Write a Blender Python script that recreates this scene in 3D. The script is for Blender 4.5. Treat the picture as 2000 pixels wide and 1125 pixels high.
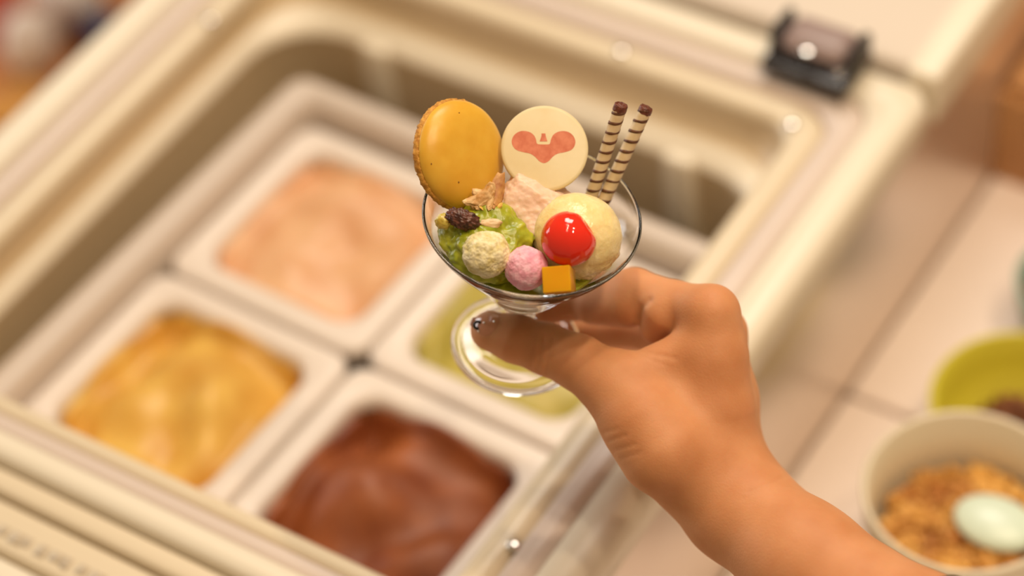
import bpy, bmesh, math, random
import numpy as np
from mathutils import Vector, Matrix, noise

for o in list(bpy.data.objects):
    bpy.data.objects.remove(o)
scene = bpy.context.scene
COL = scene.collection
random.seed(7)
rng = np.random.default_rng(7)

# ------------------------------------------------------------------ camera
FPX = 4800.0                                   # focal length for a 2000 px wide frame
CAM = np.array([0.0, 0.0, 1.75])
DIST = 1.08                                    # camera to glass, metres
RX = np.array([0.84646982, -0.34104705, 0.40887131])    # world X,Y,Z axes seen in camera axes
RY = np.array([0.52674244, 0.64840849, -0.54964428])
RX = RX - RY * (RX @ RY); RX /= np.linalg.norm(RX); RY /= np.linalg.norm(RY)
RZ = np.cross(RX, RY)
ROT = np.array([RX, RY, RZ])                   # world = ROT @ cam + CAM
cd = bpy.data.cameras.new('camera')
cam = bpy.data.objects.new('camera', cd); COL.objects.link(cam)
mw = Matrix([[*ROT[i], CAM[i]] for i in range(3)] + [[0, 0, 0, 1]])
cam.matrix_world = mw
cd.sensor_width = 36.0; cd.lens = FPX * 36 / 2000
cd.clip_start = 0.05; cd.clip_end = 50
cd.dof.use_dof = True; cd.dof.focus_distance = 0.993 * DIST; cd.dof.aperture_fstop = 2.45
scene.camera = cam

# ------------------------------------------------------------------ world, lamps, exposure
scene.view_settings.view_transform = 'Standard'
scene.view_settings.look = 'None'
scene.view_settings.gamma = 1.0
scene.view_settings.use_curve_mapping = False
scene.view_settings.exposure = 0.0
scene.cycles.max_bounces = 24; scene.cycles.transmission_bounces = 24; scene.cycles.glossy_bounces = 12
w = bpy.data.worlds.new('world'); scene.world = w; w.use_nodes = True
w.node_tree.nodes['Background'].inputs[0].default_value = (1.0, 0.70, 0.42, 1)
w.node_tree.nodes['Background'].inputs[1].default_value = 0.31

def lamp(name, loc, target, size, power, color, size_y=None):
    l = bpy.data.lights.new(name, 'AREA'); l.energy = power; l.color = color
    l.shape = 'RECTANGLE' if size_y else 'DISK'; l.size = size
    if size_y: l.size_y = size_y
    o = bpy.data.objects.new(name, l); COL.objects.link(o)
    o.location = loc
    d = Vector(target) - Vector(loc)
    o.rotation_euler = d.to_track_quat('-Z', 'Y').to_euler()
    return o
GLASS_W = ROT @ (np.array([0.008, 0.029, -1.0]) * DIST) + CAM     # glass rim in the world
gx, gy, gz = GLASS_W
WARM = (1.0, 0.78, 0.53)
for i, (dx, dy) in enumerate([(0.16, 0.04), (0.58, 0.42), (0.34, -0.30), (0.80, 0.05), (-0.10, 0.30), (0.15, 0.45)]):
    lamp('ceiling_downlight', (gx + dx, gy + dy, 2.6), (gx + dx * 0.7, gy + dy * 0.7, 0), 0.07, [5.0, 8.5, 3.6, 6.0, 1.2, 1.2][i], WARM)
lamp('ceiling_panel', (gx - 0.45, gy + 1.20, 2.65), (gx - 0.1, gy + 0.4, gz), 0.85, 21, (1.0, 0.93, 0.82), 0.65)
lamp('window_daylight', (gx - 2.25, gy + 0.12, 1.22), (gx, gy, gz), 1.4, 18, (0.95, 0.98, 1.0), 0.9)

# ------------------------------------------------------------------ helpers
def campt(px, py, depth=0.0):
    """pixel + depth (in 1/1000 of DIST, nearer than the glass) -> camera space, metres"""
    zz = (1.0 - depth / 1000.0) * DIST
    return np.array([(px - 1000) / FPX * zz, (562.5 - py) / FPX * zz, -zz])
def toworld(p):
    return np.asarray(p) @ ROT.T + CAM
def onplane(px, py, z):
    d = ROT @ np.array([px - 1000, 562.5 - py, -FPX])
    return CAM + d * ((z - CAM[2]) / d[2])

def tag(o, label=None, cat=None, group=None, kind=None):
    if label: o['label'] = label
    if cat: o['category'] = cat
    if group: o['group'] = group
    if kind: o['kind'] = kind
    return o
def empty(name, loc):
    o = bpy.data.objects.new(name, None); o.empty_display_size = 0.02
    COL.objects.link(o); o.location = Vector([float(v) for v in loc]); return o
def mk(name, verts, faces, mat, parent=None, origin=None, smooth=True):
    """verts in world metres; becomes one mesh object"""
    v = np.asarray(verts, float)
    if parent is not None:
        base = np.array(parent.location)
        p = parent.parent
        while p is not None:
            base = base + np.array(p.location); p = p.parent
        org = base
    else:
        org = np.array(origin) if origin is not None else np.array([(v[:, 0].min() + v[:, 0].max()) / 2, (v[:, 1].min() + v[:, 1].max()) / 2, v[:, 2].min()])
    me = bpy.data.meshes.new(name)
    me.from_pydata([tuple(map(float, q)) for q in (v - org)], [], [tuple(map(int, f)) for f in faces])
    me.update()
    if smooth:
        me.polygons.foreach_set('use_smooth', [True] * len(me.polygons))
    o = bpy.data.objects.new(name, me); COL.objects.link(o)
    if mat: me.materials.append(mat)
    if parent is not None: o.parent = parent
    else: o.location = Vector([float(q) for q in org])
    return o
def box_vf(x0, x1, y0, y1, z0, z1, bev=0.0, seg=2):
    bm = bmesh.new(); bmesh.ops.create_cube(bm, size=1.0)
    for v in bm.verts:
        v.co = Vector(((x0 + x1) / 2 + v.co.x * (x1 - x0), (y0 + y1) / 2 + v.co.y * (y1 - y0), (z0 + z1) / 2 + v.co.z * (z1 - z0)))
    if bev: bmesh.ops.bevel(bm, geom=list(bm.edges), offset=bev, segments=seg, profile=0.6, affect='EDGES')
    bm.verts.index_update()
    V = np.array([v.co[:] for v in bm.verts]); F = [[v.index for v in f.verts] for f in bm.faces]
    bm.free(); return V, F
def box(name, x0, x1, y0, y1, z0, z1, mat, parent=None, bev=0.003, seg=3):
    V, F = box_vf(x0, x1, y0, y1, z0, z1, bev, seg)
    return mk(name, V, F, mat, parent)
def ico(sub):
    bm = bmesh.new(); bmesh.ops.create_icosphere(bm, subdivisions=sub, radius=1.0)
    bm.verts.index_update()
    V = np.array([v.co[:] for v in bm.verts]); F = [[v.index for v in f.verts] for f in bm.faces]
    bm.free(); return V, F
def revolve(profile, n=96, closed=True):
    """profile [(r,h)...] around +Z"""
    m = len(profile); V = []; F = []
    for k in range(n):
        a = 2 * math.pi * k / n
        for r, h in profile: V.append((r * math.cos(a), r * math.sin(a), h))
    mm = m if closed else m - 1
    for k in range(n):
        k2 = (k + 1) % n
        for j in range(mm):
            j2 = (j + 1) % m
            F.append((k * m + j, k2 * m + j, k2 * m + j2, k * m + j2))
    return np.array(V), F
def rrect(x0, x1, y0, y1, r, n=8):
    r = max(r, 1e-4); pts = []
    for cx, cy, a0 in ((x1 - r, y1 - r, 0), (x0 + r, y1 - r, 90), (x0 + r, y0 + r, 180), (x1 - r, y0 + r, 270)):
        for k in range(n + 1):
            a = math.radians(a0 + 90 * k / n); pts.append((cx + r * math.cos(a), cy + r * math.sin(a)))
    return pts
def loft(loops, cap_last=False, cap_first=False):
    """loops: list of (pts2d, z)"""
    V = []; F = []; n = len(loops[0][0])
    for pts, z in loops:
        for x, y in pts: V.append((x, y, z))
    for i in range(len(loops) - 1):
        for k in range(n):
            k2 = (k + 1) % n
            F.append((i * n + k, i * n + k2, (i + 1) * n + k2, (i + 1) * n + k))
    if cap_last: F.append(tuple((len(loops) - 1) * n + k for k in range(n)))
    if cap_first: F.append(tuple(reversed(range(n))))
    return np.array(V), F
def fnoise(V, scale, octv=3, seed=0.0):
    o = Vector((seed, seed * 1.7 + 3.1, -seed))
    return np.array([noise.fractal(Vector(p) * scale + o, 1.0, 2.1, octv) for p in V])
def vnoise(V, scale, seed=0.0):
    o = Vector((seed, seed * 1.3, -seed))
    return np.array([noise.noise(Vector(p) * scale + o) for p in V])

# ------------------------------------------------------------------ materials
def mat(name, col, rough=0.5, **kw):
    m = bpy.data.materials.new(name); m.use_nodes = True
    b = m.node_tree.nodes['Principled BSDF']
    b.inputs['Base Color'].default_value = (*col, 1); b.inputs['Roughness'].default_value = rough
    for k, v in kw.items():
        key = {'metal': 'Metallic', 'trans': 'Transmission Weight', 'ior': 'IOR', 'sss': 'Subsurface Weight', 'sssr': 'Subsurface Radius',
               'ssss': 'Subsurface Scale', 'coat': 'Coat Weight', 'coatr': 'Coat Roughness', 'spec': 'Specular IOR Level'}[k]
        b.inputs[key].default_value = v
    return m
def vary(m, c1, c2, scale, detail=4, lo=0.35, hi=0.65, bump=0.0, bscale=None, bdist=0.001):
    nt = m.node_tree; b = nt.nodes['Principled BSDF']
    tc = nt.nodes.new('ShaderNodeTexCoord')
    n = nt.nodes.new('ShaderNodeTexNoise'); n.inputs['Scale'].default_value = scale; n.inputs['Detail'].default_value = detail
    nt.links.new(tc.outputs['Object'], n.inputs['Vector'])
    r = nt.nodes.new('ShaderNodeValToRGB')
    r.color_ramp.elements[0].position = lo; r.color_ramp.elements[1].position = hi
    r.color_ramp.elements[0].color = (*c1, 1); r.color_ramp.elements[1].color = (*c2, 1)
    nt.links.new(n.outputs['Fac'], r.inputs['Fac']); nt.links.new(r.outputs['Color'], b.inputs['Base Color'])
    if bump:
        n2 = nt.nodes.new('ShaderNodeTexNoise'); n2.inputs['Scale'].default_value = bscale or scale * 3; n2.inputs['Detail'].default_value = 5
        nt.links.new(tc.outputs['Object'], n2.inputs['Vector'])
        bp = nt.nodes.new('ShaderNodeBump'); bp.inputs['Strength'].default_value = bump; bp.inputs['Distance'].default_value = bdist
        nt.links.new(n2.outputs['Fac'], bp.inputs['Height']); nt.links.new(bp.outputs['Normal'], b.inputs['Normal'])
    return m
M = {}
M['plastic'] = vary(mat('cream_plastic', (0.80, 0.73, 0.60), 0.32), (0.79, 0.72, 0.585), (0.81, 0.74, 0.61), 6)
M['track'] = vary(mat('track_plastic', (0.66, 0.56, 0.50), 0.35), (0.64, 0.54, 0.48), (0.68, 0.58, 0.52), 8)
M['liner'] = vary(mat('liner_plastic', (0.70, 0.56, 0.37), 0.35), (0.68, 0.54, 0.35), (0.72, 0.58, 0.39), 6)
M['lip'] = vary(mat('lip_plastic', (0.72, 0.62, 0.46), 0.3), (0.71, 0.61, 0.45), (0.73, 0.63, 0.47), 6)
M['tray'] = mat('tray_plastic', (0.62, 0.54, 0.48), 0.4)
M['pan'] = vary(mat('pan_plastic', (0.78, 0.70, 0.64), 0.35), (0.77, 0.69, 0.63), (0.80, 0.72, 0.66), 10)
M['deck'] = vary(mat('deck_enamel', (0.67, 0.59, 0.51), 0.6), (0.66, 0.58, 0.50), (0.68, 0.60, 0.52), 4)
M['panel'] = vary(mat('side_panel_steel', (0.62, 0.53, 0.46), 0.28, metal=0.75), (0.72, 0.63, 0.56), (0.78, 0.69, 0.62), 5)
M['counter'] = vary(mat('counter_stone', (0.82, 0.70, 0.64), 0.4), (0.84, 0.73, 0.68), (0.88, 0.77, 0.72), 9)
M['dark'] = mat('black_plastic', (0.02, 0.016, 0.016), 0.25)
M['chrome'] = mat('chrome', (0.85, 0.82, 0.78), 0.12, metal=1.0)
M['print'] = mat('grey_print', (0.54, 0.45, 0.33), 0.6)
M['floor'] = vary(mat('floor_tile', (0.45, 0.30, 0.20), 0.5), (0.42, 0.28, 0.18), (0.48, 0.33, 0.22), 3)

# ------------------------------------------------------------------ the setting
V, F = box_vf(-3.5, 3.0, -1.5, 5.0, -0.05, 0.0)
tag(mk('floor', V, F, M['floor']), kind='structure')
M['wall'] = vary(mat('wall_paint', (0.70, 0.58, 0.45), 0.7), (0.68, 0.56, 0.43), (0.72, 0.60, 0.47), 2)
V, F = box_vf(-3.5, 3.0, 5.0, 5.1, 0.0, 2.9)
tag(mk('wall_back', V, F, M['wall']), kind='structure')

# ------------------------------------------------------------------ freezer
ZR = 0.80          # rim top
LX0, LX1, LY0, LY1 = -0.811, -0.461, 0.532, 0.902      # inner lip
OX0, OX1, OY0, OY1 = -0.866, -0.402, 0.495, 0.957      # outer rim
frz = tag(empty('chest_freezer', (-0.633, 0.75, 0.0)), 'cream white chest freezer open on top, holding four tubs of ice cream', 'freezer')
def inset(k, r):
    """loop between inner lip (k=0) and outer edge (k=1)"""
    a = k
    return rrect(LX0 + (OX0 - LX0) * a, LX1 + (OX1 - LX1) * a, LY0 + (OY0 - LY0) * a, LY1 + (OY1 - LY1) * a, r)
def ring(name, spec, m):
    V, F = loft([(inset(k, r), z) for k, r, z in spec]); return mk(name, V, F, m, frz)
# order: outside -> inside
ring('outer_rim', [(0.96, 0.016, ZR - 0.026), (1.02, 0.016, ZR - 0.024), (1.02, 0.016, ZR - 0.010), (1.0, 0.016, ZR - 0.003), (0.95, 0.016, ZR), (0.64, 0.024, ZR), (0.62, 0.024, ZR - 0.002), (0.60, 0.024, ZR - 0.008)], M['plastic'])
ring('lid_track', [(0.605, 0.024, ZR - 0.010), (0.60, 0.024, ZR - 0.006), (0.56, 0.024, ZR - 0.003), (0.36, 0.023, ZR - 0.003), (0.32, 0.023, ZR - 0.006), (0.315, 0.023, ZR - 0.012)], M['track'])
ring('inner_lip', [(0.33, 0.023, ZR - 0.012), (0.28, 0.022, ZR - 0.007), (0.24, 0.022, ZR - 0.005), (0.10, 0.021, ZR - 0.005), (0.02, 0.020, ZR - 0.008), (0.0, 0.020, ZR - 0.013), (0.06, 0.022, ZR - 0.018)], M['lip'])
V, F = loft([(rrect(LX0 - 0.004, LX1 + 0.004, LY0 - 0.004, LY1 + 0.004, 0.030), ZR - 0.016), (rrect(LX0 - 0.004, LX1, LY0, LY1 + 0.003, 0.035), ZR - 0.032), (rrect(LX0 - 0.003, LX1, LY0, LY1 - 0.004, 0.04), ZR - 0.037)])
mk('upper_liner', V, F, M['liner'], frz)
V, F = loft([(rrect(LX0 - 0.003, LX1, LY0, LY1 - 0.004, 0.04), ZR - 0.037), (rrect(LX0 + 0.001, LX1, LY0, LY1 - 0.012, 0.045), ZR - 0.038), (rrect(LX0 + 0.005, LX1, LY0, LY1 - 0.018, 0.045), ZR - 0.041), (rrect(LX0 + 0.006, LX1, LY0, LY1 - 0.020, 0.045), ZR - 0.046)])
mk('liner_ledge', V, F, M['plastic'], frz)
V, F = loft([(rrect(LX0 + 0.006, LX1, LY0, LY1 - 0.020, 0.045), ZR - 0.046), (rrect(LX0 + 0.004, LX1, LY0 - 0.004, LY1 - 0.018, 0.045), ZR - 0.056), (rrect(LX0 + 0.003, LX1, LY0 - 0.01, LY1 - 0.014, 0.045), ZR - 0.30)], cap_last=True)
mk('liner', V, F, M['liner'], frz)
# ribs moulded on the far liner wall
for pxr, pyr in ((725, 120), (1325, 330)):
    xr = onplane(pxr, pyr, ZR - 0.05)[0]
    box('liner_rib', xr - 0.010, xr + 0.010, LY1 - 0.025, LY1 + 0.002, ZR - 0.12, ZR - 0.041, M['plastic'], frz, 0.004)
# rear deck
box('rear_deck', -1.1, OX1 - 0.004, OY1 + 0.008, 1.75, ZR - 0.03, ZR + 0.004, M['deck'], frz, 0.006)
# front apron below the near rim
box('front_band', -0.90, OX1 - 0.004, 0.4795, OY0 - 0.0025, ZR - 0.14, ZR - 0.004, M['lip'], frz, 0.004)
box('front_apron', -0.90, OX1 - 0.006, 0.4525, 0.4785, ZR - 0.14, ZR - 0.008, M['lip'], frz, 0.004)
box('front_bumper', -0.90, OX1 - 0.002, 0.428, 0.452, ZR - 0.16, ZR - 0.010, M['plastic'], frz, 0.007)
# printed line of tiny marks on the apron (unreadable in the photograph)
for k in range(9):
    u = -0.688 + k * 0.0085
    box('printed_mark', u, u + 0.0045 + 0.002 * ((k * 7) % 3), 0.4585 + 0.0012 * (k % 2), 0.4655, ZR - 0.0083, ZR - 0.0077, M['print'], frz, 0)
# body
box('cabinet', OX0 + 0.01, OX1 - 0.012, OY0 + 0.01, 1.7, 0.02, 0.50, M['plastic'], frz, 0.01)
box('side_panel', OX1 - 0.012, OX1 - 0.002, 0.43, 1.74, 0.02, ZR - 0.022, M['panel'], frz, 0.003)
box('edge_trim', OX1 - 0.02, OX1 + 0.001, OY1 + 0.0025, 1.75, ZR - 0.03, ZR + 0.006, M['plastic'], frz, 0.005)
# tray that carries the tubs; tubs and tray sit a little askew in the well
ZT = 0.745
TC = np.array([-0.621, 0.685]); TA = math.radians(-2.0)
def skew(V):
    V = np.asarray(V, float).copy(); d = V[:, :2] - TC
    V[:, 0] = TC[0] + d[:, 0] * math.cos(TA) - d[:, 1] * math.sin(TA); V[:, 1] = TC[1] + d[:, 0] * math.sin(TA) + d[:, 1] * math.cos(TA)
    return V
tx0, tx1, ty0, ty1 = -0.784, -0.462, 0.520, 0.846
V, F = loft([(rrect(tx0, tx1, ty0, ty1, 0.012), ZT - 0.02), (rrect(tx0, tx1, ty0, ty1, 0.012), ZT - 0.002), (rrect(tx0 + 0.002, tx1 - 0.002, ty0 + 0.002, ty1 - 0.002, 0.012), ZT),
             (rrect(tx0 + 0.015, tx1 - 0.01, ty0 + 0.01, ty1 - 0.013, 0.010), ZT), (rrect(tx0 + 0.018, tx1 - 0.013, ty0 + 0.013, ty1 - 0.016, 0.010), ZT - 0.005), (rrect(tx0 + 0.018, tx1 - 0.013, ty0 + 0.013, ty1 - 0.016, 0.010), ZT - 0.03)])
mk('tub_frame', skew(V), F, M['tray'], frz)

# hinge block on the far rim
hp = onplane(1596, 104, ZR + 0.012)
hinge = tag(empty('lid_hinge', (hp[0], hp[1], ZR + 0.004)), 'black hinge block with chrome domes added for glints on the freezer rim', 'hinge')
box('base', hp[0] - 0.027, hp[0] + 0.027, hp[1] - 0.020, hp[1] + 0.018, ZR + 0.004, ZR + 0.011, M['dark'], hinge, 0.003)
M['hinge'] = mat('hinge_grey', (0.30, 0.22, 0.21), 0.35)
box('knuckle', hp[0] - 0.020, hp[0] + 0.020, hp[1] - 0.009, hp[1] + 0.017, ZR + 0.010, ZR + 0.024, M['hinge'], hinge, 0.007)
box('ear', hp[0] - 0.027, hp[0] - 0.021, hp[1] - 0.008, hp[1] + 0.016, ZR + 0.008, ZR + 0.026, M['dark'], hinge, 0.003)
box('ear', hp[0] + 0.021, hp[0] + 0.027, hp[1] - 0.008, hp[1] + 0.016, ZR + 0.008, ZR + 0.026, M['dark'], hinge, 0.003)
SV, SF = ico(3)
for px, py, zz in ((1511, 97, ZR + 0.009), (1576, 98, ZR + 0.024), (1640, 137, ZR + 0.011)):
    q = onplane(px, py, zz)
    mk('glint_dome', SV * np.array([0.0042, 0.0042, 0.0012]) + q, SF, M['chrome'], hinge)  # chrome domes added to catch the ceiling light as glints
# small chrome domes added on the rim to throw highlights
for k, (px, py) in enumerate(((1547, 242), (1213, 100), (408, 38), (1003, 1065))):
    q = onplane(px, py, ZR - 0.004)
    mk('rim_glint_dome', SV * np.array([0.0036, 0.0036, 0.0014]) + q, SF, M['chrome'], frz)

# ------------------------------------------------------------------ tubs with ice cream
PX0, PXP, PY0, PYP, ZP = -0.7635, 0.1437, 0.5432, 0.1418, 0.730
def tub_mesh(w, l):
    r = 0.016; f = 0.0165
    def L(i, rr, z): return (rrect(i, w - i, i, l - i, rr), z)
    return loft([L(0.001, 0.012, -0.012), L(0.0, 0.012, -0.003), L(0.0015, 0.0115, -0.0005), L(0.004, 0.011, 0.0), L(f - 0.004, r, 0.0), L(f - 0.001, r, -0.0015), L(f, r, -0.006),
                 L(f + 0.002, r - 0.001, -0.09), L(f + 0.008, r - 0.004, -0.095)], cap_last=True)
tw, tl = PXP - 0.0025, PYP - 0.0025
TV, TF = tub_mesh(tw, tl)
def ice_mat(name, c1, c2, rough=0.4):
    return vary(mat(name, c1, rough, sss=0.15, sssr=(0.01, 0.006, 0.003), ssss=0.4), c1, c2, 28, 3, 0.35, 0.65, bump=0.12, bscale=120, bdist=0.002)
flav = {
    'mango': (ice_mat('mango_ice', (0.60, 0.30, 0.045), (0.80, 0.52, 0.12)), 'yellow'),
    'peach': (ice_mat('peach_ice', (0.66, 0.34, 0.17), (0.80, 0.50, 0.29)), 'pink'),
    'green': (ice_mat('matcha_ice', (0.36, 0.30, 0.05), (0.52, 0.43, 0.09)), 'green'),
    'choco': (ice_mat('chocolate_ice', (0.20, 0.045, 0.012), (0.38, 0.11, 0.028), 0.5), 'brown')}
def ice_surface(x0, y0, seed, depth, mound, dirx):
    nx, ny = 46, 56; i = 0.0172
    X = np.linspace(x0 + i, x0 + tw - i, nx); Y = np.linspace(y0 + i, y0 + tl - i, ny)
    V = []; F = []
    for b in range(ny):
        for a in range(nx):
            u = a / (nx - 1) * 2 - 1; v = b / (ny - 1) * 2 - 1
            # pull grid corners inwards to follow the round corners of the tub
            k = 1 - 0.055 * (abs(u) ** 6) * (abs(v) ** 6) * 2
            x = x0 + tw / 2 + (X[a] - x0 - tw / 2) * k; y = y0 + tl / 2 + (Y[b] - y0 - tl / 2) * k
            p = Vector((x, y, seed))
            m = max(0, 1 - (u * u * 0.9 + v * v * 0.8)) ** 0.8
            rid = 0.5 + 0.5 * math.sin((u * dirx + v * 0.6) * 4 + 2.5 * noise.noise(p * 18))
            e = max(abs(u), abs(v))
            z = ZP - depth + mound * m + (depth - 0.006) * e ** 9 + 0.010 * noise.fractal(p * 20, 1.0, 2.0, 2) * (0.25 + m) * (1 - e ** 8) + 0.011 * rid * m
            V.append((x, y, z))
    for b in range(ny - 1):
        for a in range(nx - 1):
            q = b * nx + a; F.append((q, q + 1, q + nx + 1, q + nx))
    # skirt down into the tub so that it has a body
    edge = [a for a in range(nx)] + [b * nx + nx - 1 for b in range(1, ny)] + [(ny - 1) * nx + a for a in range(nx - 2, -1, -1)] + [b * nx for b in range(ny - 2, 0, -1)]
    s = len(V)
    for e in edge: V.append((x0 + tw / 2 + (V[e][0] - x0 - tw / 2) * 0.92, y0 + tl / 2 + (V[e][1] - y0 - tl / 2) * 0.92, ZP - 0.084))
    n = len(edge)
    for k in range(n):
        k2 = (k + 1) % n; F.append((edge[k2], edge[k], s + k, s + k2))
    F.append(tuple(s + k for k in range(n)))
    return np.array(V), F
tub0 = None
for ci, cj, key, lab, dep, mound, dx in ((0, 0, 'mango', 'front left beside the brown one', 0.028, 0.022, 1.0), (0, 1, 'peach', 'at the back behind the yellow one', 0.018, 0.012, 0.3),
                              (1, 1, 'green', 'half hidden behind the hand-held glass', 0.016, 0.010, -0.7), (1, 0, 'choco', 'at the front right corner', 0.030, 0.022, -1.0)):
    x0 = PX0 + ci * PXP; y0 = PY0 + cj * PYP
    word = flav[key][1]
    off = np.array([x0, y0, ZP])
    if tub0 is None:
        tub = mk('ice_cream_tub', skew(TV + off), TF, M['pan']); tub0 = tub; ref = skew([off])[0]
    else:
        tub = tub0.copy(); COL.objects.link(tub)
        tub.location = tub0.location + Vector([float(q) for q in skew([off])[0] - ref])
    tag(tub, 'pale plastic tub filled with %s ice cream, %s' % (word, lab), 'tub', 'ice cream tubs in the freezer')
    V, F = ice_surface(x0, y0, ci * 3.1 + cj * 7.7, dep, mound, dx)
    tag(mk('ice_cream', skew(V), F, flav[key][0]), '%s ice cream scraped into ridges inside its freezer tub' % {'yellow': 'golden yellow', 'pink': 'salmon pink', 'green': 'olive green', 'brown': 'reddish brown chocolate'}[word], 'ice cream', 'ice cream in the tubs')

# ------------------------------------------------------------------ counter on the right with topping bowls
ZC = 0.64
joint = onplane(1715, 790, ZC)
cnt = tag(empty('topping_counter', (-0.05, 0.95, 0.0)), 'pale pink stone counter beside the freezer, carrying bowls', 'counter')
box('counter_slab', OX1 - 0.001, 0.35, 0.35, joint[1] - 0.0015, ZC - 0.03, ZC, M['counter'], cnt, 0.004)
box('counter_slab', OX1 - 0.001, 0.35, joint[1] + 0.0015, 1.9, ZC - 0.03, ZC, M['counter'], cnt, 0.004)
box('cabinet_base', OX1 + 0.02, 0.33, 0.40, 1.85, 0.0, ZC - 0.03, M['liner'], cnt, 0.004)

def bowl(name, px, py, r, hgt, m, label, zrim=None):
    c = onplane(px, py, ZC + hgt)
    prof = [(0.0, 0.004), (0.42 * r, 0.004), (0.5 * r, 0.006), (0.72 * r, 0.28 * hgt), (0.88 * r, 0.6 * hgt), (r - 0.0035, hgt - 0.001), (r - 0.0015, hgt), (r, hgt - 0.0015),
            (0.93 * r, 0.58 * hgt), (0.77 * r, 0.25 * hgt), (0.56 * r, 0.0015), (0.54 * r, 0.0), (0.0, 0.0)]
    V, F = revolve(prof, 72, closed=False)
    V = V + np.array([c[0], c[1], ZC])
    return tag(mk(name, V, F, m, origin=(c[0], c[1], ZC)), label, 'bowl', 'topping bowls'), c
M['bowl_cream'] = mat('cream_ceramic', (0.74, 0.66, 0.50), 0.3)
M['bowl_lime'] = mat('lime_ceramic', (0.64, 0.57, 0.05), 0.3)
M['bowl_teal'] = mat('teal_ceramic', (0.28, 0.42, 0.36), 0.3)
b1, c1 = bowl('topping_bowl', 1888, 955, 0.055, 0.085, M['bowl_cream'], 'cream bowl of golden granola with a mint spoon in it')
b2, c2 = bowl('topping_bowl', 2002, 782, 0.053, 0.046, M['bowl_lime'], 'lime green bowl of brown topping behind the cream bowl')
b3, c3 = bowl('topping_bowl', 2112, 545, 0.038, 0.045, M['bowl_teal'], 'teal bowl cut by the right picture edge')
M['granola'] = vary(mat('granola', (0.6, 0.3, 0.06), 0.6), (0.42, 0.16, 0.03), (0.80, 0.47, 0.12), 40, 2, 0.35, 0.65)
M['cocoa'] = vary(mat('cocoa_crumb', (0.2, 0.06, 0.02), 0.6), (0.13, 0.035, 0.01), (0.26, 0.09, 0.03), 60)
def crumbs(name, c, rad, ztop, n, size, m, label, cat):
    bv, bf = ico(1); Vs = []; Fs = []; k = 0
    V, F = revolve([(0, ztop + 0.004), (0.5 * rad, ztop + 0.003), (0.95 * rad, ztop - 0.001), (0.8 * rad, ztop - 0.012), (0.0, ztop - 0.016)], 40, closed=False)
    V = V + np.array([c[0], c[1], ZC]); Vs.append(V); Fs += F; k += len(V)
    for i in range(n):
        rr = rad * 0.97 * math.sqrt(rng.random()); a = rng.random() * 6.283
        z = ztop + 0.004 * (1 - (rr / rad) ** 2) + 0.004 * rng.random()
        s = size * (0.6 + 0.8 * rng.random(3))
        q = Matrix.Rotation(rng.random() * 6.28, 3, Vector(rng.normal(size=3)))
        V = (bv * s) @ np.array(q).T + np.array([c[0] + rr * math.cos(a), c[1] + rr * math.sin(a), ZC + z])
        Vs.append(V); Fs += [[x + k for x in f] for f in bf]; k += len(V)
    o = mk(name, np.vstack(Vs), Fs, m, smooth=False)
    return tag(o, label, cat, kind='stuff')
crumbs('granola_crumbs', c1, 0.044, 0.048, 420, 0.0032, M['granola'], 'golden brown granola crumbs filling the cream bowl', 'granola')
crumbs('cocoa_crumbs', c2, 0.031, 0.012, 220, 0.0028, M['cocoa'], 'dark brown crumbs in the lime green bowl', 'topping')
M['red'] = vary(mat('red_topping', (0.40, 0.10, 0.04), 0.4), (0.3, 0.06, 0.02), (0.5, 0.16, 0.06), 60)
crumbs('red_crumbs', c3, 0.031, 0.028, 160, 0.003, M['red'], 'reddish brown crumbs in the teal bowl', 'topping')
# orange pieces in the granola
M['mint'] = mat('mint_plastic', (0.66, 0.80, 0.70), 0.3)
sp = tag(empty('serving_spoon', (*onplane(1945, 1022, ZC + 0.06)[:2], ZC + 0.056)), 'pale mint plastic spoon lying in the granola', 'spoon')
sc = np.array(sp.location)
SV4, SF4 = ico(4)
V = SV4 * np.array([0.023, 0.017, 0.008]); V[:, 2] = np.where(V[:, 2] < 0, V[:, 2] * 0.6, V[:, 2])
mk('spoon_bowl', V + sc + np.array([0, 0, 0.004]), SF4, M['mint'], sp)
V, F = box_vf(0.018, 0.13, -0.0045, 0.0045, 0.0, 0.004, 0.0015)
V[:, 2] += (V[:, 0] - 0.018) * 0.32 + 0.004
mk('handle', V + sc, F, M['mint'], sp)
# brown wooden box further back on the counter
M['wood'] = vary(mat('orange_wood', (0.50, 0.24, 0.09), 0.5), (0.44, 0.20, 0.07), (0.56, 0.29, 0.12), 14)
q = onplane(1935, 345, ZC)
wb = tag(empty('wooden_box', (q[0] + 0.10, q[1] + 0.12, ZC)), 'orange brown wooden box at the back of the counter', 'box')
for nm, a in (('side_board', (0, 0.20, 0, 0.012)), ('side_board', (0, 0.20, 0.228, 0.24)), ('side_board', (0, 0.012, 0.012, 0.228)), ('side_board', (0.188, 0.20, 0.012, 0.228))):
    box(nm, q[0] + a[0], q[0] + a[1], q[1] + a[2], q[1] + a[3], ZC, ZC + 0.07, M['wood'], wb, 0.002)
box('lid_board', q[0] + 0.004, q[0] + 0.196, q[1] + 0.004, q[1] + 0.236, ZC + 0.07, ZC + 0.08, M['wood'], wb, 0.002)
box('lid_knob', q[0] + 0.03, q[0] + 0.055, q[1] + 0.17, q[1] + 0.195, ZC + 0.08, ZC + 0.10, M['dark'], wb, 0.004)

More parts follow.
